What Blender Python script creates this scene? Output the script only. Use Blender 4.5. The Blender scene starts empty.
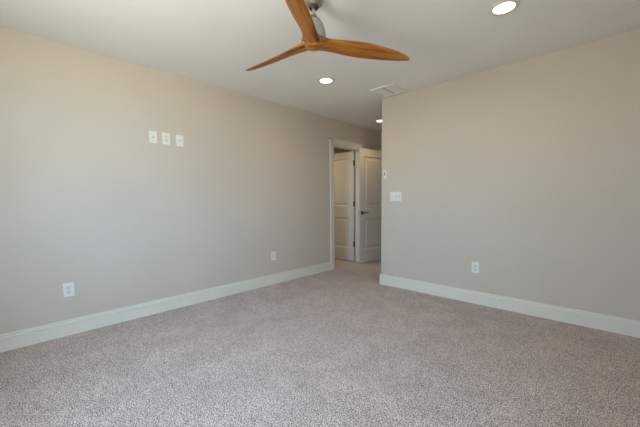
import bpy, bmesh, math
from mathutils import Vector, Matrix

C = bpy.context.scene.collection
scene = bpy.context.scene

# ------------------------------------------------------------------ dimensions
H = 2.44                 # ceiling height
XL = -3.353              # left wall face
YR = 3.5325              # far (right hand) wall face
XC = -2.262              # outside corner where the hall starts
XS = 0.40                # wall to the right of the camera
YB = -0.55               # wall behind the camera
YE = 5.22                # end wall of the hall
WT = 0.12                # wall thickness

# ------------------------------------------------------------------ camera
YAW, PIT, ROLL, CAMH = 0.7657, -0.0742, -0.0101, 1.1264
FPX, CY = 308.995, 224.107
fw0 = Vector((-math.sin(YAW), math.cos(YAW), 0)); rt0 = Vector((math.cos(YAW), math.sin(YAW), 0)); up0 = Vector((0, 0, 1))
fw = math.cos(PIT) * fw0 + math.sin(PIT) * up0
up1 = math.cos(PIT) * up0 - math.sin(PIT) * fw0
rt = math.cos(ROLL) * rt0 + math.sin(ROLL) * up1
up = -math.sin(ROLL) * rt0 + math.cos(ROLL) * up1
cam_data = bpy.data.cameras.new('camera')
cam = bpy.data.objects.new('camera', cam_data); C.objects.link(cam)
cam.matrix_world = Matrix(((rt.x, up.x, -fw.x, 0), (rt.y, up.y, -fw.y, 0), (rt.z, up.z, -fw.z, CAMH), (0, 0, 0, 1)))
cam_data.sensor_width = 36.0
cam_data.lens = FPX / 640.0 * 36.0
cam_data.shift_y = (CY - 213.5) / 640.0
cam_data.clip_start = 0.02
scene.camera = cam

# ------------------------------------------------------------------ exposure
vs = scene.view_settings
vs.view_transform = 'Standard'; vs.look = 'None'; vs.gamma = 1.0; vs.exposure = 0.20
vs.use_curve_mapping = False
scene.cycles.use_denoising = True
scene.cycles.max_bounces = 14
scene.cycles.diffuse_bounces = 10
scene.cycles.sample_clamp_indirect = 8.0

# ------------------------------------------------------------------ world: hazy sky above, sunlit ground below
SKY = (0.455, 0.735, 1.0); SKY_S = 20.0
GRD = (1.0, 1.0, 0.86); GRD_S = 13.7
LAMP_COL = (1.0, 0.58, 0.12)
LAMP_A, LAMP_B, LAMP_C = 10.0, 12.0, 34.0      # bedroom, hall, added unseen lamp in the small room behind the doorway
world = bpy.data.worlds.new('world'); scene.world = world; world.use_nodes = True
nt = world.node_tree; nt.nodes.clear()
wo = nt.nodes.new('ShaderNodeOutputWorld'); bg = nt.nodes.new('ShaderNodeBackground')
tc = nt.nodes.new('ShaderNodeTexCoord'); sp = nt.nodes.new('ShaderNodeSeparateXYZ')
mr = nt.nodes.new('ShaderNodeMapRange'); mr.inputs[1].default_value = -0.03; mr.inputs[2].default_value = 0.06
mx = nt.nodes.new('ShaderNodeMix'); mx.data_type = 'RGBA'
mx.inputs[6].default_value = tuple(c * GRD_S for c in GRD) + (1,)
mx.inputs[7].default_value = tuple(c * SKY_S for c in SKY) + (1,)
nt.links.new(tc.outputs['Generated'], sp.inputs[0]); nt.links.new(sp.outputs[2], mr.inputs[0])
nt.links.new(mr.outputs[0], mx.inputs[0]); nt.links.new(mx.outputs[2], bg.inputs[0]); nt.links.new(bg.outputs[0], wo.inputs[0])

# windows out of the photo: (wall, start, end, sill, head); 'back' runs along x, 'side' along y
WINDOWS = [('back', -2.00, -1.00, 0.90, 2.30), ('side', 0.25, 0.80, 0.80, 2.20)]

def portal(loc, rot, sx, sy):
    l = bpy.data.lights.new('window_daylight', 'AREA'); l.shape = 'RECTANGLE'; l.size = sx; l.size_y = sy
    l.cycles.is_portal = True
    o = bpy.data.objects.new('window_daylight', l); C.objects.link(o); o.location = loc; o.rotation_euler = rot
    return o
for wall, a, b, z0, z1 in WINDOWS:
    if wall == 'back': portal(((a + b) / 2, YB - WT - 0.02, (z0 + z1) / 2), (math.radians(90), 0, 0), b - a, z1 - z0)
    else: portal((XS + WT + 0.02, (a + b) / 2, (z0 + z1) / 2), (math.radians(90), 0, math.radians(90)), b - a, z1 - z0)

# ------------------------------------------------------------------ materials
def mat(name, col, rough=0.5, metal=0.0, spec=0.5):
    m = bpy.data.materials.new(name); m.use_nodes = True
    b = m.node_tree.nodes['Principled BSDF']
    b.inputs['Base Color'].default_value = (*col, 1); b.inputs['Roughness'].default_value = rough
    b.inputs['Metallic'].default_value = metal
    b.inputs['Specular IOR Level'].default_value = spec
    return m

def nd(m, kind, **kw):
    n = m.node_tree.nodes.new(kind)
    for k, v in kw.items(): n.inputs[k].default_value = v
    return n
def lk(m, a, b): m.node_tree.links.new(a, b)

def painted(name, col, rough, bump, scale, vary=0.02):
    m = mat(name, col, rough, 0, 0.3); b = m.node_tree.nodes['Principled BSDF']
    t = nd(m, 'ShaderNodeTexCoord')
    n = nd(m, 'ShaderNodeTexNoise', Scale=scale, Detail=3.0); lk(m, t.outputs['Object'], n.inputs['Vector'])
    bp = nd(m, 'ShaderNodeBump', Strength=bump, Distance=0.002); lk(m, n.outputs['Fac'], bp.inputs['Height'])
    lk(m, bp.outputs['Normal'], b.inputs['Normal'])
    n2 = nd(m, 'ShaderNodeTexNoise', Scale=1.7, Detail=2.0); lk(m, t.outputs['Object'], n2.inputs['Vector'])
    r = nd(m, 'ShaderNodeValToRGB'); e = r.color_ramp.elements
    e[0].position = .3; e[1].position = .7
    e[0].color = (*[c * (1 - vary) for c in col], 1); e[1].color = (*[min(1, c * (1 + vary)) for c in col], 1)
    lk(m, n2.outputs['Fac'], r.inputs[0]); lk(m, r.outputs[0], b.inputs['Base Color'])
    return m

M_WALL = painted('greige_wall_paint', (0.565, 0.507, 0.440), 0.75, 0.08, 260)
M_CEIL = painted('white_ceiling_paint', (0.82, 0.812, 0.81), 0.9, 0.06, 200)
M_TRIM = painted('white_trim_paint', (0.73, 0.70, 0.625), 0.45, 0.02, 120)
M_DOOR = painted('shaded_door_paint', (0.61, 0.59, 0.535), 0.45, 0.02, 120)  # trim white darkened so the doors carry the hall's shade in their colour
M_PLATE = mat('white_plastic', (0.78, 0.77, 0.73), 0.35)
M_PLATE2 = mat('inner_white_plastic', (0.66, 0.65, 0.62), 0.4)
M_SLOT = mat('dark_slot', (0.05, 0.05, 0.05), 0.6)
M_GROOVE = mat('grey_plastic', (0.36, 0.35, 0.34), 0.5)
M_VOID = mat('vent_gap_shade', (0.10, 0.095, 0.09), 0.8)  # dark colour painted in as shadow in the gaps around the vent louvers
M_SCREW = mat('painted_screw', (0.5, 0.5, 0.48), 0.4)
M_NICKEL = mat('brushed_nickel', (0.46, 0.43, 0.38), 0.36, 0.9)
M_BRONZE = mat('dark_bronze_hardware', (0.055, 0.045, 0.036), 0.4, 0.7)
M_HINGE = mat('hinge_metal', (0.13, 0.11, 0.09), 0.45, 0.6)
M_BLACK = mat('black_rubber', (0.015, 0.015, 0.015), 0.5)

M_LAMP = mat('lit_diffuser', (0.9, 0.9, 0.88), 0.6)
_b = M_LAMP.node_tree.nodes['Principled BSDF']
_b.inputs['Emission Color'].default_value = (1.0, 0.93, 0.82, 1); _b.inputs['Emission Strength'].default_value = 3.0

def carpet_mat():
    m = mat('cut_pile_carpet', (0.4, 0.36, 0.33), 1.0, 0, 0.05); b = m.node_tree.nodes['Principled BSDF']
    t = nd(m, 'ShaderNodeTexCoord')
    fine = nd(m, 'ShaderNodeTexNoise', Scale=140.0, Detail=2.0, Roughness=0.7)
    mid = nd(m, 'ShaderNodeTexNoise', Scale=30.0, Detail=3.0, Roughness=0.6)
    big = nd(m, 'ShaderNodeTexNoise', Scale=4.5, Detail=4.0, Roughness=0.6, Distortion=0.6)
    for n in (fine, mid, big): lk(m, t.outputs['Object'], n.inputs['Vector'])
    r = nd(m, 'ShaderNodeValToRGB'); e = r.color_ramp.elements
    e[0].position = 0.425; e[0].color = (0.130, 0.107, 0.096, 1)
    e[1].position = 0.575; e[1].color = (0.80, 0.665, 0.62, 1)
    k = e.new(0.5); k.color = (0.438, 0.358, 0.332, 1)
    a = nd(m, 'ShaderNodeMix'); a.data_type = 'FLOAT'; a.inputs[0].default_value = 0.14
    lk(m, fine.outputs['Fac'], a.inputs[2]); lk(m, mid.outputs['Fac'], a.inputs[3])
    lk(m, a.outputs[0], r.inputs[0])
    r2 = nd(m, 'ShaderNodeValToRGB'); f = r2.color_ramp.elements
    f[0].position = 0.35; f[0].color = (0.84, 0.825, 0.815, 1); f[1].position = 0.65; f[1].color = (1.0, 1.0, 1.0, 1)
    lk(m, big.outputs['Fac'], r2.inputs[0])
    mu = nd(m, 'ShaderNodeMix'); mu.data_type = 'RGBA'; mu.blend_type = 'MULTIPLY'; mu.inputs[0].default_value = 1
    lk(m, r.outputs[0], mu.inputs[6]); lk(m, r2.outputs[0], mu.inputs[7]); lk(m, mu.outputs[2], b.inputs['Base Color'])
    bp = nd(m, 'ShaderNodeBump', Strength=0.6, Distance=0.006); lk(m, a.outputs[0], bp.inputs['Height'])
    lk(m, bp.outputs['Normal'], b.inputs['Normal'])
    b.inputs['Sheen Weight'].default_value = 0.15
    return m
M_CARPET = carpet_mat()

def wood_mat():
    m = mat('oiled_teak', (0.4, 0.17, 0.04), 0.38, 0, 0.4); b = m.node_tree.nodes['Principled BSDF']
    t = nd(m, 'ShaderNodeTexCoord'); mp = nd(m, 'ShaderNodeMapping'); mp.inputs['Scale'].default_value = (2.2, 26, 20)
    lk(m, t.outputs['Object'], mp.inputs['Vector'])
    n = nd(m, 'ShaderNodeTexNoise', Scale=1.0, Detail=4.0, Roughness=0.6, Distortion=0.4); lk(m, mp.outputs[0], n.inputs['Vector'])
    mp2 = nd(m, 'ShaderNodeMapping'); mp2.inputs['Scale'].default_value = (5, 160, 120)
    lk(m, t.outputs['Object'], mp2.inputs['Vector'])
    n2 = nd(m, 'ShaderNodeTexNoise', Scale=1.0, Detail=2.0); lk(m, mp2.outputs[0], n2.inputs['Vector'])
    a = nd(m, 'ShaderNodeMix'); a.data_type = 'FLOAT'; a.inputs[0].default_value = 0.3
    lk(m, n.outputs['Fac'], a.inputs[2]); lk(m, n2.outputs['Fac'], a.inputs[3])
    r = nd(m, 'ShaderNodeValToRGB'); e = r.color_ramp.elements
    e[0].position = 0.36; e[0].color = (0.085, 0.024, 0.004, 1)
    e[1].position = 0.66; e[1].color = (0.47, 0.195, 0.033, 1)
    k = e.new(0.5); k.color = (0.31, 0.112, 0.016, 1)
    lk(m, a.outputs[0], r.inputs[0]); lk(m, r.outputs[0], b.inputs['Base Color'])
    bp = nd(m, 'ShaderNodeBump', Strength=0.1, Distance=0.001); lk(m, a.outputs[0], bp.inputs['Height']); lk(m, bp.outputs['Normal'], b.inputs['Normal'])
    return m
M_WOOD = wood_mat()

def glass_mat():
    m = bpy.data.materials.new('window_glass'); m.use_nodes = True; n = m.node_tree; n.nodes.clear()
    o = n.nodes.new('ShaderNodeOutputMaterial'); t = n.nodes.new('ShaderNodeBsdfTransparent'); g = n.nodes.new('ShaderNodeBsdfGlossy')
    g.inputs['Roughness'].default_value = 0.02; x = n.nodes.new('ShaderNodeMixShader'); x.inputs[0].default_value = 0.06
    n.links.new(t.outputs[0], x.inputs[1]); n.links.new(g.outputs[0], x.inputs[2]); n.links.new(x.outputs[0], o.inputs[0])
    return m
M_GLASS = glass_mat()

# ------------------------------------------------------------------ mesh helpers
def box(bm, x0, x1, y0, y1, z0, z1, bev=0.0, seg=2):
    r = bmesh.ops.create_cube(bm, size=1.0); vs_ = r['verts']
    for v in vs_:
        v.co = Vector((x0 + (v.co.x + .5) * (x1 - x0), y0 + (v.co.y + .5) * (y1 - y0), z0 + (v.co.z + .5) * (z1 - z0)))
    if bev > 0:
        es = list({e for v in vs_ for e in v.link_edges})
        bmesh.ops.bevel(bm, geom=es, offset=bev, segments=seg, affect='EDGES', profile=0.5)

def lathe(bm, prof, n=40, cx=0, cy=0):
    """prof: (radius, z) from one end to the other; ends at radius 0 are closed to a point"""
    rings = []
    for r, z in prof:
        if r <= 1e-6: rings.append([bm.verts.new((cx, cy, z))])
        else: rings.append([bm.verts.new((cx + r * math.cos(2 * math.pi * i / n), cy + r * math.sin(2 * math.pi * i / n), z)) for i in range(n)])
    for a, b in zip(rings, rings[1:]):
        for i in range(n):
            j = (i + 1) % n
            if len(a) == 1 and len(b) == 1: continue
            if len(a) == 1: bm.faces.new((a[0], b[i], b[j]))
            elif len(b) == 1: bm.faces.new((a[i], a[j], b[0]))
            else: bm.faces.new((a[i], a[j], b[j], b[i]))

def tube(bm, pts, rad, n=12):
    pts = [Vector(p) for p in pts]; rads = rad if isinstance(rad, (list, tuple)) else [rad] * len(pts)
    rings = []
    for i, p in enumerate(pts):
        d = (pts[min(i + 1, len(pts) - 1)] - pts[max(i - 1, 0)]).normalized()
        ref = Vector((0, 0, 1)) if abs(d.z) < .9 else Vector((1, 0, 0))
        u = d.cross(ref).normalized(); w = d.cross(u)
        rings.append([bm.verts.new(p + rads[i] * (math.cos(2 * math.pi * k / n) * u + math.sin(2 * math.pi * k / n) * w)) for k in range(n)])
    for a, b in zip(rings, rings[1:]):
        for k in range(n): bm.faces.new((a[k], a[(k + 1) % n], b[(k + 1) % n], b[k]))
    bm.faces.new(rings[0]); bm.faces.new(rings[-1])

def obj(name, bm, m, parent=None, loc=(0, 0, 0), rot=(0, 0, 0), smooth=False, label=None):
    bmesh.ops.recalc_face_normals(bm, faces=bm.faces)
    me = bpy.data.meshes.new(name); bm.to_mesh(me); bm.free()
    if m: me.materials.append(m)
    if smooth:
        for p in me.polygons: p.use_smooth = True
        try: me.set_sharp_from_angle(angle=math.radians(38))
        except Exception: pass
    o = bpy.data.objects.new(name, me); C.objects.link(o); o.location = loc; o.rotation_euler = rot
    if parent: o.parent = parent
    if label: o['label'] = label
    return o

def thing(name, label, cat, loc=(0, 0, 0), rot=(0, 0, 0), group=None):
    o = bpy.data.objects.new(name, None); C.objects.link(o); o.location = loc; o.rotation_euler = rot
    o.empty_display_size = 0.05
    o['label'] = label; o['category'] = cat
    if group: o['group'] = group
    return o

def struct(o, label, cat):
    o['kind'] = 'structure'; o['label'] = label; o['category'] = cat
    return o

def child(o, p):
    o.parent = p; return o

def copy_tree(src, parent=None):
    o = src.copy(); C.objects.link(o)
    if parent: o.parent = parent
    for ch in list(src.children): copy_tree(ch, o)
    return o

# ------------------------------------------------------------------ room shell
DO0, DO1, DH = 3.812, 4.574, 2.045        # doorway in the left wall (y range, height)
XCL, YCL0 = -5.2, 2.7                     # room behind that doorway
EX0, EX1 = -3.135, -2.365                 # doorway in the end wall (x range)
YLAND = 6.5

bm = bmesh.new(); box(bm, XCL - WT, XS + WT, YB - WT, YLAND + WT, -0.1, 0.0)
struct(obj('floor', bm, M_CARPET), 'greyish beige cut pile carpet covering the whole floor', 'floor')
bm = bmesh.new(); box(bm, XCL - WT, XS + WT, YB - WT, YLAND + WT, H, H + 0.1)
struct(obj('ceiling', bm, M_CEIL), 'smooth off white ceiling', 'ceiling')
bm = bmesh.new()
box(bm, XL - WT, XL, YB, DO0, 0, H); box(bm, XL - WT, XL, DO0, DO1, DH, H); box(bm, XL - WT, XL, DO1, YE, 0, H)
struct(obj('wall_left', bm, M_WALL), 'long greige wall on the left with the doorway', 'wall')
bm = bmesh.new(); box(bm, XC, XS, YR, YE + WT, 0, H, 0.006, 3)
struct(obj('wall_right', bm, M_WALL), 'greige wall on the right ending at an outside corner', 'wall')
def pierced(bm, put, s0, s1, holes):
    """wall strip from s0 to s1 with window holes (start, end, sill, head)"""
    s = s0
    for a, b, z0, z1 in sorted(holes):
        put(s, a, 0, H); put(a, b, 0, z0); put(a, b, z1, H); s = b
    put(s, s1, 0, H)
bm = bmesh.new()
pierced(bm, lambda a, b, z0, z1: box(bm, a, b, YB - WT, YB, z0, z1), XL - WT, XS + WT, [w[1:] for w in WINDOWS if w[0] == 'back'])
struct(obj('wall_back', bm, M_WALL), 'greige wall behind the camera', 'wall')
bm = bmesh.new()
pierced(bm, lambda a, b, z0, z1: box(bm, XS, XS + WT, a, b, z0, z1), YB, YE + WT, [w[1:] for w in WINDOWS if w[0] == 'side'])
struct(obj('wall_side', bm, M_WALL), 'greige wall beside the camera', 'wall')
bm = bmesh.new()
box(bm, XL - WT, EX0, YE, YE + WT, 0, H); box(bm, EX0, EX1, YE, YE + WT, DH, H); box(bm, EX1, XC, YE, YE + WT, 0, H)
struct(obj('wall_end', bm, M_WALL), 'short greige wall closing the hall behind the open doors', 'wall')
bm = bmesh.new()
box(bm, XCL - WT, XCL, YCL0, YLAND, 0, H); box(bm, XCL - WT, XL - WT, YCL0 - WT, YCL0, 0, H); box(bm, XCL, XL - WT, YE, YE + WT, 0, H)
struct(obj('wall_closet', bm, M_WALL), 'greige walls of the small room behind the doorway', 'wall')
bm = bmesh.new()
box(bm, XL - WT, XS + WT, YLAND, YLAND + WT, 0, H); box(bm, XL - WT, XL, YE + WT, YLAND, 0, H); box(bm, -1.6, -1.48, YE + WT, YLAND, 0, H)
struct(obj('wall_landing', bm, M_WALL), 'greige walls of the landing past the hall', 'wall')

# windows (local space: x along the wall, y = 0 the room face of the wall, +y into the room)
for i, (wall, a, b, z0, z1) in enumerate(WINDOWS):
    x0, x1 = 0.0, b - a; xm = (x0 + x1) / 2
    bm = bmesh.new()
    for p, q in ((x0, x0 + .045), (x1 - .045, x1)): box(bm, p, q, -.09, -.03, z0, z1)
    for p, q in ((z0, z0 + .05), ((z0 + z1) / 2 - .02, (z0 + z1) / 2 + .02), (z1 - .045, z1)): box(bm, x0 + .045, x1 - .045, -.09, -.03, p, q)
    w = struct(obj('window_%d' % (i + 1), bm, M_TRIM), 'white framed sash window in the %s' % ('wall behind the camera' if wall == 'back' else 'wall beside the camera'), 'window')
    bm = bmesh.new(); box(bm, x0 + .045, x1 - .045, -.062, -.058, z0 + .05, (z0 + z1) / 2 - .02); box(bm, x0 + .045, x1 - .045, -.062, -.058, (z0 + z1) / 2 + .02, z1 - .045)
    obj('window_pane', bm, M_GLASS, w)
    bm = bmesh.new(); box(bm, x0 - .09, x1 + .09, -.03, .05, z0 - .03, z0, .004); obj('window_sill', bm, M_TRIM, w)
    bm = bmesh.new()
    box(bm, x0 - .085, x0, 0, .016, z0, z1 + .085, .003); box(bm, x1, x1 + .085, 0, .016, z0, z1 + .085, .003); box(bm, x0, x1, 0, .016, z1, z1 + .085, .003)
    obj('window_casing', bm, M_TRIM, w)
    if wall == 'back': w.location = (a, YB, 0)
    else: w.location = (XS, a, 0); w.rotation_euler = (0, 0, math.pi / 2)

# baseboards: profile swept along the wall line, room on the left of the direction of travel
PROF = [(0, 0), (.014, 0), (.014, .100), (.0195, .103), (.0200, .107), (.0190, .111), (.0090, .112), (.0070, .117), (.0070, .123), (.0140, .125), (.0145, .130), (.0120, .134), (0, .136)]
def baseboard(name, path, label):
    bm = bmesh.new(); pts = [Vector((*p, 0)) for p in path]; rings = []
    for i, p in enumerate(pts):
        ns = []
        for a, b in ((i - 1, i), (i, i + 1)):
            if a >= 0 and b < len(pts):
                d = (pts[b] - pts[a]).normalized(); ns.append(Vector((-d.y, d.x, 0)))
        n = ns[0] if len(ns) == 1 else (ns[0] + ns[1]) / (1 + ns[0].dot(ns[1]))
        rings.append([bm.verts.new(p + n * d + Vector((0, 0, z))) for d, z in PROF])
    for a, b in zip(rings, rings[1:]):
        for k in range(len(PROF) - 1): bm.faces.new((a[k], a[k + 1], b[k + 1], b[k]))
    bm.faces.new(rings[0]); bm.faces.new(rings[-1])
    return struct(obj(name, bm, M_TRIM), label, 'baseboard')
CW = 0.088                                 # casing width
baseboard('baseboard_left', [(XL, DO0 - CW - .004), (XL, YB)], 'white moulded baseboard along the long left wall up to the doorway')
baseboard('baseboard_right', [(XS, YR), (XC, YR), (XC, YE)], 'white moulded baseboard wrapping the outside corner of the right wall')
baseboard('baseboard_hall', [(XL, YE), (XL, DO1 + CW + .004)], 'short white baseboard behind the open hall door')
baseboard('baseboard_back', [(XL + .018, YB), (XS, YB), (XS, YR - .018)], 'white moulded baseboard behind and beside the camera')

# door trim: jambs, stops and casing round the doorway in the left wall
def casing_x(bm, xf, sgn, y0, y1, zt):
    """moulded casing on a wall face x = xf, sticking out in direction sgn"""
    def strip(a0, a1, t, vert, lo, hi):
        xs = sorted((xf, xf + sgn * t))
        if vert: box(bm, xs[0], xs[1], a0, a1, lo, hi, .0025)
        else: box(bm, xs[0], xs[1], lo, hi, a0, a1, .0025)
    for s, e in ((-1, y0), (1, y1)):
        for o0, o1, t in ((.005, .030, .011), (.026, .064, .014), (.060, CW, .019)):
            a, b = sorted((e + s * o0, e + s * o1)); strip(a, b, t, True, 0, zt + o1)
    for o0, o1, t in ((.005, .030, .011), (.026, .064, .014), (.060, CW, .019)):
        strip(zt + o0, zt + o1, t, False, y0 - o1, y1 + o1)
bm = bmesh.new()
box(bm, XL - WT - .002, XL + .002, DO0, DO0 + .018, 0, DH); box(bm, XL - WT - .002, XL + .002, DO1 - .018, DO1, 0, DH)
box(bm, XL - WT - .002, XL + .002, DO0 + .018, DO1 - .018, DH - .018, DH)
for a, b in ((DO0 + .018, DO0 + .03), (DO1 - .03, DO1 - .018)): box(bm, XL - WT + .038, XL - WT + .075, a, b, 0, DH - .018)
box(bm, XL - WT + .038, XL - WT + .075, DO0 + .03, DO1 - .03, DH - .03, DH - .018)
t1 = struct(obj('trim_1', bm, M_TRIM), 'white door frame and casing around the doorway in the left wall', 'door frame')
bm = bmesh.new(); casing_x(bm, XL, 1, DO0, DO1, DH); obj('casing', bm, M_TRIM, t1)

# door trim of the end wall (casing seen only past the hall door)
bm = bmesh.new()
box(bm, EX0 - .018, EX0, YE - .002, YE + WT, 0, DH); box(bm, EX1, EX1 + .018, YE - .002, YE + WT, 0, DH); box(bm, EX0, EX1, YE - .002, YE + WT, DH - .018, DH)
t2 = struct(obj('trim_2', bm, M_TRIM), 'white door frame in the end wall of the hall', 'door frame')
bm = bmesh.new()
box(bm, EX0 - .09, EX0 - .005, YE - .018, YE, 0, DH + .085, .003); box(bm, EX1 + .005, EX1 + .075, YE - .018, YE, 0, DH + .085, .003)
box(bm, EX0 - .005, EX1 + .005, YE - .018, YE, DH, DH + .085, .003)
obj('casing', bm, M_TRIM, t2)

# ------------------------------------------------------------------ two panel doors
LT = 0.035
def door_leaf(name, label, width, height, panels, stile):
    """leaf in local space: x from hinge (0) to latch (width), thickness along y (0..-LT), bottom at z = 0"""
    bm = bmesh.new()
    box(bm, 0, stile, -LT, 0, 0, height, .0015, 1); box(bm, width - stile, width, -LT, 0, 0, height, .0015, 1)
    zs = [0] + [z for p in panels for z in p] + [height]
    for a, b in zip(zs[0::2], zs[1::2]): box(bm, stile - .001, width - stile + .001, -LT, 0, a, b)
    o = struct(obj(name, bm, M_DOOR), label, 'door')
    for z0, z1 in panels:
        bm = bmesh.new()
        for face, s in ((0.0, -1), (-LT, 1)):
            # sticking slopes in, flat recess, raised field
            steps = [(0, 0.0), (.004, .004), (.015, .013), (.036, .013), (.062, .0055), (.066, .005)]
            rings = []
            for ins, dep in steps:
                y = face + s * dep; x0, x1, a, b = stile + ins, width - stile - ins, z0 + ins, z1 - ins
                rings.append([bm.verts.new(c) for c in ((x0, y, a), (x1, y, a), (x1, y, b), (x0, y, b))])
            for r0, r1 in zip(rings, rings[1:]):
                for k in range(4): bm.faces.new((r0[k], r0[(k + 1) % 4], r1[(k + 1) % 4], r1[k]))
            bm.faces.new(rings[-1])
        p = obj('door_panel', bm, M_DOOR, o)
    return o

def hinge(parent, z, y_side):
    """three-leaf butt hinge at the hinge edge (x = 0); knuckle on the y_side face"""
    bm = bmesh.new()
    ky = .006 if y_side > 0 else -LT - .006
    for k in range(5): lathe(bm, [(0, z - .045 + k * .018), (.0062, z - .045 + k * .018), (.0062, z - .0275 + k * .018), (0, z - .0275 + k * .018)], 14, -.002, ky)
    lathe(bm, [(0, z + .045), (.0045, z + .045), (.0052, z + .049), (0, z + .053)], 12, -.002, ky)
    h = obj('hinge', bm, M_HINGE, parent, smooth=True, label='dark metal hinge')
    bm = bmesh.new(); box(bm, -.0028, -.0004, -LT + .003, -.003, z - .045, z + .045, .0006)
    obj('hinge_plate', bm, M_HINGE, h)
    return h

def lever(parent, xl, z, s):
    """lever handle on face y = 0 (s = 1) or y = -LT (s = -1), grip pointing to the hinge side"""
    f = 0.0 if s > 0 else -LT
    bm = bmesh.new()
    lathe(bm, [(0, 0), (.032, 0), (.032, .005), (.028, .010), (.013, .013), (0, .013)], 28)
    bmesh.ops.rotate(bm, verts=bm.verts, cent=(0, 0, 0), matrix=Matrix.Rotation(-s * math.pi / 2, 3, 'X'))
    bmesh.ops.translate(bm, verts=bm.verts, vec=(xl, f, z))
    h = obj('door_handle', bm, M_BRONZE, parent, smooth=True, label='dark bronze lever handle')
    bm = bmesh.new()
    tube(bm, [(xl, f + s * .008, z), (xl, f + s * .036, z), (xl - .006, f + s * .043, z), (xl - .03, f + s * .046, z), (xl - .075, f + s * .045, z + .003), (xl - .112, f + s * .044, z - .002)],
         [.010, .0095, .0105, .0095, .0085, .007], 14)
    obj('lever', bm, M_BRONZE, h, smooth=True)
    return h

PANELS = [(.235, .80), (1.015, 1.895)]
# door to the small room: hinged on the far jamb, swung 90 degrees into that room
d1 = door_leaf('door_1', 'white two panel door swung open into the room behind the left doorway', .722, 2.012, PANELS, .115)
d1.location = (XL - WT - .012, DO1 - .022, .012); d1.rotation_euler = (0, 0, math.pi)
# local +x -> world -x, local -y -> world +y ; visible face is local y = -LT? keep face y=0 toward the camera side
d1.location.y = DO1 - .022 - LT
d1.rotation_euler = (0, 0, math.pi); d1.scale = (1, 1, 1)
for z in (.318, 1.056, 1.80): hinge(d1, z, 1)
lever(d1, .722 - .06, .905, 1); lever(d1, .722 - .06, .905, -1)

# hall door: hinged at the end wall, swung back almost flat against the left wall
d2 = door_leaf('door_2', 'white two panel door with dark lever handle standing open beside the outside corner', .762, 2.025, PANELS, .115)
ang = math.atan2(4.416 - 5.166, -3.273 + 3.136)
d2.location = (-3.136, 5.166, .012); d2.rotation_euler = (0, 0, ang)
for z in (.318, 1.056, 1.80): hinge(d2, z, 1)
lever(d2, .762 - .06, .903, 1); lever(d2, .762 - .06, .903, -1)
bm = bmesh.new(); box(bm, .7618, .7632, -LT + .006, -.006, .87, .945); obj('latch_plate', bm, M_NICKEL, d2, label='bright metal latch plate')

# ------------------------------------------------------------------ wall plates (local: plate in the xz plane, facing -y, back at y = 0)
def plate(parent, w, h, name='cover_plate', m=None):
    bm = bmesh.new(); box(bm, -w / 2, w / 2, -.0065, 0, -h / 2, h / 2, .0028, 3)
    return obj(name, bm, m or M_PLATE, parent)
def disc(bm, r, y0, y1, x, z, n=20):
    vs0 = len(bm.verts)
    t = bmesh.new(); lathe(t, [(0, 0), (r, 0), (r, y0 - y1), (0, y0 - y1)], n)
    bmesh.ops.rotate(t, verts=t.verts, cent=(0, 0, 0), matrix=Matrix.Rotation(math.pi / 2, 3, 'X'))
    bmesh.ops.translate(t, verts=t.verts, vec=(x, y0, z))
    me = bpy.data.meshes.new('tmp'); t.to_mesh(me); t.free(); bm.from_mesh(me); bpy.data.meshes.remove(me)
def screw(parent, x, z):
    bm = bmesh.new(); disc(bm, .0032, -.0062, -.0074, x, z, 14); return obj('screw', bm, M_SCREW, parent)

def outlet(label, loc, rz, group=None):
    t = thing('wall_outlet', label, 'outlet', loc, (0, 0, rz), group)
    plate(t, .074, .118)
    for s in (-1, 1):
        bm = bmesh.new(); box(bm, -.0168, .0168, -.0088, -.006, s * .0205 - .0143, s * .0205 + .0143, .0012)
        r = obj('receptacle', bm, M_PLATE2, t)
        for x, hh in ((-.0064, .0044), (.0064, .0036)):
            bm = bmesh.new(); box(bm, x - .0011, x + .0011, -.0092, -.0080, s * .0205 + .0032 - hh, s * .0205 + .0032 + hh); obj('slot', bm, M_SLOT, r)
        bm = bmesh.new(); disc(bm, .0024, -.0080, -.0092, 0, s * .0205 - .0080, 12); obj('ground_hole', bm, M_SLOT, r)
    screw(t, 0, 0)
    return t
RL = math.pi / 2          # plates on the left wall face +x
outlet('white duplex outlet low on the left wall, nearest the camera', (XL, .378, .394), RL, 'wall outlets')
outlet('white duplex outlet low on the left wall, near the doorway', (XL, 2.562, .388), RL, 'wall outlets')
outlet('white duplex outlet low on the right wall above its baseboard', (-1.075, YR, .395), 0, 'wall outlets')

def jack(label, loc):
    t = thing('cable_jack', label, 'wall plate', loc, (0, 0, RL), 'upper wall plates')
    plate(t, .074, .118)
    bm = bmesh.new(); disc(bm, .0075, -.006, -.0085, 0, 0, 6); c = obj('connector', bm, M_NICKEL, t, smooth=False, label='small round metal cable connector')
    bm = bmesh.new(); disc(bm, .0047, -.0085, -.0165, 0, 0, 18); obj('threaded_barrel', bm, M_NICKEL, c)
    bm = bmesh.new(); disc(bm, .0030, -.0164, -.0168, 0, 0, 12); obj('pin_hole', bm, M_SLOT, c)
    screw(t, 0, .042); screw(t, 0, -.042)
    return t
jack('white cable jack plate high on the left wall, leftmost of the three plates', (XL, 1.109, 1.776))
t = thing('wall_outlet', 'white plate with a rectangular insert high on the left wall, middle of the three plates', 'outlet', (XL, 1.232, 1.777), (0, 0, RL), 'upper wall plates')
plate(t, .074, .118)
bm = bmesh.new(); box(bm, -.0166, .0166, -.0082, -.006, -.0335, .0335, .0008); r = obj('rectangular_insert', bm, M_PLATE2, t)
for s in (-1, 1):
    for x, hh in ((-.0064, .0044), (.0064, .0036)):
        bm = bmesh.new(); box(bm, x - .0009, x + .0009, -.0086, -.0078, s * .019 + .0032 - hh, s * .019 + .0032 + hh); obj('slot', bm, M_SLOT, r)
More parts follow.
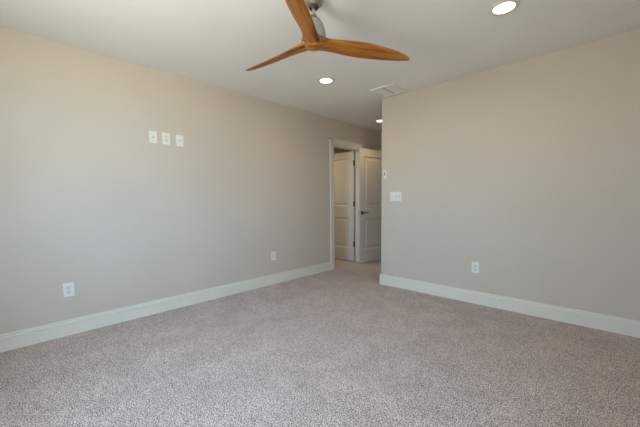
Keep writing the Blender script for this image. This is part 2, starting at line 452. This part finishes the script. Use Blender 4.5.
screw(t, 0, .049); screw(t, 0, -.049)
jack('white cable jack plate high on the left wall, rightmost of the three plates', (XL, 1.368, 1.775))

# three gang switch
t = thing('light_switch', 'wide white three gang switch plate on the right wall near the outside corner', 'light switch', (-2.045, YR, 1.175))
plate(t, .164, .118)
for x in (-.046, 0, .046):
    bm = bmesh.new(); box(bm, x - .0062, x + .0062, -.0080, -.006, -.0130, .0130, .0006); b_ = obj('toggle_slot', bm, M_GROOVE, t)
    bm = bmesh.new()
    v = [bm.verts.new(c) for c in ((x - .0045, -.0075, -.009), (x + .0045, -.0075, -.009), (x + .0045, -.0075, .006), (x - .0045, -.0075, .006),
                                   (x - .0036, -.0180, .003), (x + .0036, -.0180, .003), (x + .0036, -.0165, .011), (x - .0036, -.0165, .011))]
    for f in ((0, 1, 2, 3), (4, 5, 6, 7), (0, 1, 5, 4), (1, 2, 6, 5), (2, 3, 7, 6), (3, 0, 4, 7)): bm.faces.new([v[i] for i in f])
    obj('toggle', bm, M_PLATE, b_)
    screw(t, x, .030); screw(t, x, -.030)

# fan remote in its wall cradle
t = thing('fan_remote', 'small white fan remote in a cradle on the right wall above the light switch', 'remote control', (-2.200, YR, 1.463))
bm = bmesh.new(); box(bm, -.024, .024, -.010, 0, -.058, .045, .004, 3); obj('cradle', bm, M_PLATE, t)
bm = bmesh.new(); box(bm, -.020, .020, -.021, -.0095, -.050, .056, .005, 3); r = obj('handset', bm, M_PLATE, t)
bm = bmesh.new(); box(bm, -.0085, .0085, -.0222, -.0205, -.012, .036, .0006); obj('keypad', bm, M_SLOT, r, label='dark button strip')
for k in range(3):
    bm = bmesh.new(); disc(bm, .0042, -.0220, -.0236, 0, -.004 + k * .0145, 14); obj('button', bm, M_SCREW, r)

# ------------------------------------------------------------------ ceiling air vent
t = thing('ceiling_vent', 'white square return air vent on the ceiling beside the right wall corner', 'vent', (-2.034, 3.322, H))
VW = .165
bm = bmesh.new()
for x0, x1, y0, y1 in ((-VW, -VW + .028, -VW, VW), (VW - .028, VW, -VW, VW), (-VW + .028, VW - .028, -VW, -VW + .028), (-VW + .028, VW - .028, VW - .028, VW)):
    box(bm, x0, x1, y0, y1, -.012, 0, .003)
obj('frame', bm, M_PLATE, t)
bm = bmesh.new(); box(bm, -.0045, .0045, -VW + .028, VW - .028, -.0055, -.001, .001); obj('centre_bar', bm, M_PLATE, t)
bm = bmesh.new(); box(bm, -VW + .027, VW - .027, -VW + .027, VW - .027, -.0012, -.0002); obj('backing', bm, M_VOID, t)
n = 14; y0, y1 = -VW + .034, VW - .034
for s in (-1, 1):
    bm = bmesh.new(); xa, xb = sorted((s * .014, s * (VW - .033)))
    for i in range(n):
        y = y0 + (i + .5) * (y1 - y0) / n
        v = [bm.verts.new(c) for c in ((xa, y - .008, -.0012), (xb, y - .008, -.0012), (xb, y + .008, -.0060), (xa, y + .008, -.0060))]
        w = [bm.verts.new(q.co + Vector((0, .0012, -.0008))) for q in v]
        for a in range(4): bm.faces.new((v[a], v[(a + 1) % 4], w[(a + 1) % 4], w[a]))
        bm.faces.new(v); bm.faces.new(w)
    obj('louver_grille', bm, M_PLATE, t)

# ------------------------------------------------------------------ recessed ceiling lights
def downlight(label, x, y, watts, col=LAMP_COL, spread=165):
    t = thing('ceiling_light', label, 'ceiling light', (x, y, H), (0, 0, 0), 'recessed ceiling lights')
    bm = bmesh.new(); lathe(bm, [(.096, 0), (.096, -.003), (.092, -.0050), (.069, -.0050), (.067, -.0045), (.067, 0)], 56)
    obj('trim_ring', bm, M_TRIM, t, smooth=True)
    bm = bmesh.new(); lathe(bm, [(.0668, -.001), (.0668, -.0044), (.05, -.0048), (0, -.0050)], 56)
    d = obj('diffuser', bm, M_LAMP, t, smooth=True, label='glowing white lens')
    l = bpy.data.lights.new('bulb', 'SPOT'); l.energy = watts; l.color = col; l.spot_size = math.radians(spread); l.spot_blend = 0.9; l.shadow_soft_size = 0.03
    lo = bpy.data.objects.new('bulb', l); C.objects.link(lo); lo.parent = d; lo.location = (0, 0, -0.035)
    return t
downlight('lit recessed ceiling light at the top of the photo, to the right of the fan', -.621, 2.490, LAMP_A)
downlight('lit recessed ceiling light just below the fan blades', -2.355, 2.567, LAMP_A)
downlight('lit recessed ceiling light in the hall, half hidden by the outside corner', -2.880, 4.465, LAMP_B, (1.0, 0.70, 0.38), 128)
downlight('added unseen ceiling light in the small room behind the left doorway', -4.2, 3.65, LAMP_C, (1.0, 0.80, 0.52))  # out of view, added to brighten the open door leaf

# ------------------------------------------------------------------ ceiling fan
fan = thing('ceiling_fan', 'three blade carved wooden ceiling fan with brushed metal motor housing', 'ceiling fan', (-1.484, 1.504, H))
FZ = 2.165 - H
bm = bmesh.new(); lathe(bm, [(0, 0), (.068, 0), (.068, -.010), (.066, -.022), (.058, -.036), (.044, -.046), (.032, -.050), (0, -.050)], 48)
obj('canopy', bm, M_NICKEL, fan, smooth=True, label='brushed metal ceiling canopy')
bm = bmesh.new(); lathe(bm, [(0, -.049), (.030, -.049), (.030, -.060), (.024, -.068), (0, -.068)], 32)
obj('canopy_ring', bm, M_BLACK, fan, smooth=True, label='black ring under the canopy')
bm = bmesh.new(); lathe(bm, [(0, -.06), (.0125, -.06), (.0125, FZ + .15), (0, FZ + .15)], 24)
obj('downrod', bm, M_NICKEL, fan, smooth=True, label='bright metal rod')
bm = bmesh.new(); lathe(bm, [(0, FZ + .176), (.019, FZ + .176), (.020, FZ + .165), (.028, FZ + .156), (.043, FZ + .142), (.056, FZ + .122), (.067, FZ + .098), (.075, FZ + .070), (.080, FZ + .042), (.082, FZ + .016), (.080, FZ + .010), (0, FZ + .010)], 56)
obj('motor_housing', bm, M_NICKEL, fan, smooth=True, label='bullet shaped brushed metal motor housing')
bm = bmesh.new(); lathe(bm, [(0, .024), (.055, .024), (.068, .016), (.070, .004), (.066, -.014), (.052, -.030), (.030, -.041), (0, -.044)], 56)
obj('hub', bm, M_WOOD, fan, (0, 0, FZ), (0, 0, .6), smooth=True, label='rounded wooden hub')

def blade_mesh():
    #        r     chord  thick  pitch  sweep
    ST = [(.010, .120, .056, 4, 0), (.045, .134, .056, 6, 0), (.075, .122, .050, 10, .001), (.110, .109, .043, 15, .002), (.160, .108, .035, 20, .002), (.220, .122, .029, 22, .001),
          (.300, .133, .025, 23, .0), (.380, .131, .022, 23, .0), (.460, .122, .020, 23, .0), (.540, .107, .018, 22, .002), (.610, .090, .016, 22, .005),
          (.665, .071, .014, 21, .010), (.705, .052, .012, 21, .015), (.732, .034, .010, 21, .019), (.746, .018, .007, 21, .021), (.750, .007, .004, 21, .022)]
    bm = bmesh.new(); rings = []; N = 20
    for r, c, t, p, sw in ST:
        r *= .99; t += .010 if .1 < r < .7 else .002; p = -math.radians(p * .9); ring = []
        for k in range(N):
            a = 2 * math.pi * k / N
            y = .5 * c * math.cos(a); z = .5 * t * math.sin(a) * (1 - .25 * math.cos(a) ** 2)
            ring.append(bm.verts.new((r, y * math.cos(p) - z * math.sin(p) + sw, y * math.sin(p) + z * math.cos(p))))
        rings.append(ring)
    for a, b in zip(rings, rings[1:]):
        for k in range(N): bm.faces.new((a[k], a[(k + 1) % N], b[(k + 1) % N], b[k]))
    bm.faces.new(rings[0]); bm.faces.new(rings[-1])
    return bm
A0 = math.radians(61.56)
b0 = obj('blade', blade_mesh(), M_WOOD, fan, (0, 0, FZ), (0, math.radians(.4), A0), smooth=True, label='carved wooden propeller blade')
mod = b0.modifiers.new('smooth', 'SUBSURF'); mod.levels = 2; mod.render_levels = 2
for k, droop in ((1, -2.0), (2, -.3)):      # each blade hangs at its own slight angle
    b = b0.copy(); C.objects.link(b); b.parent = fan; b.rotation_euler = (0, math.radians(droop), A0 + k * 2 * math.pi / 3)
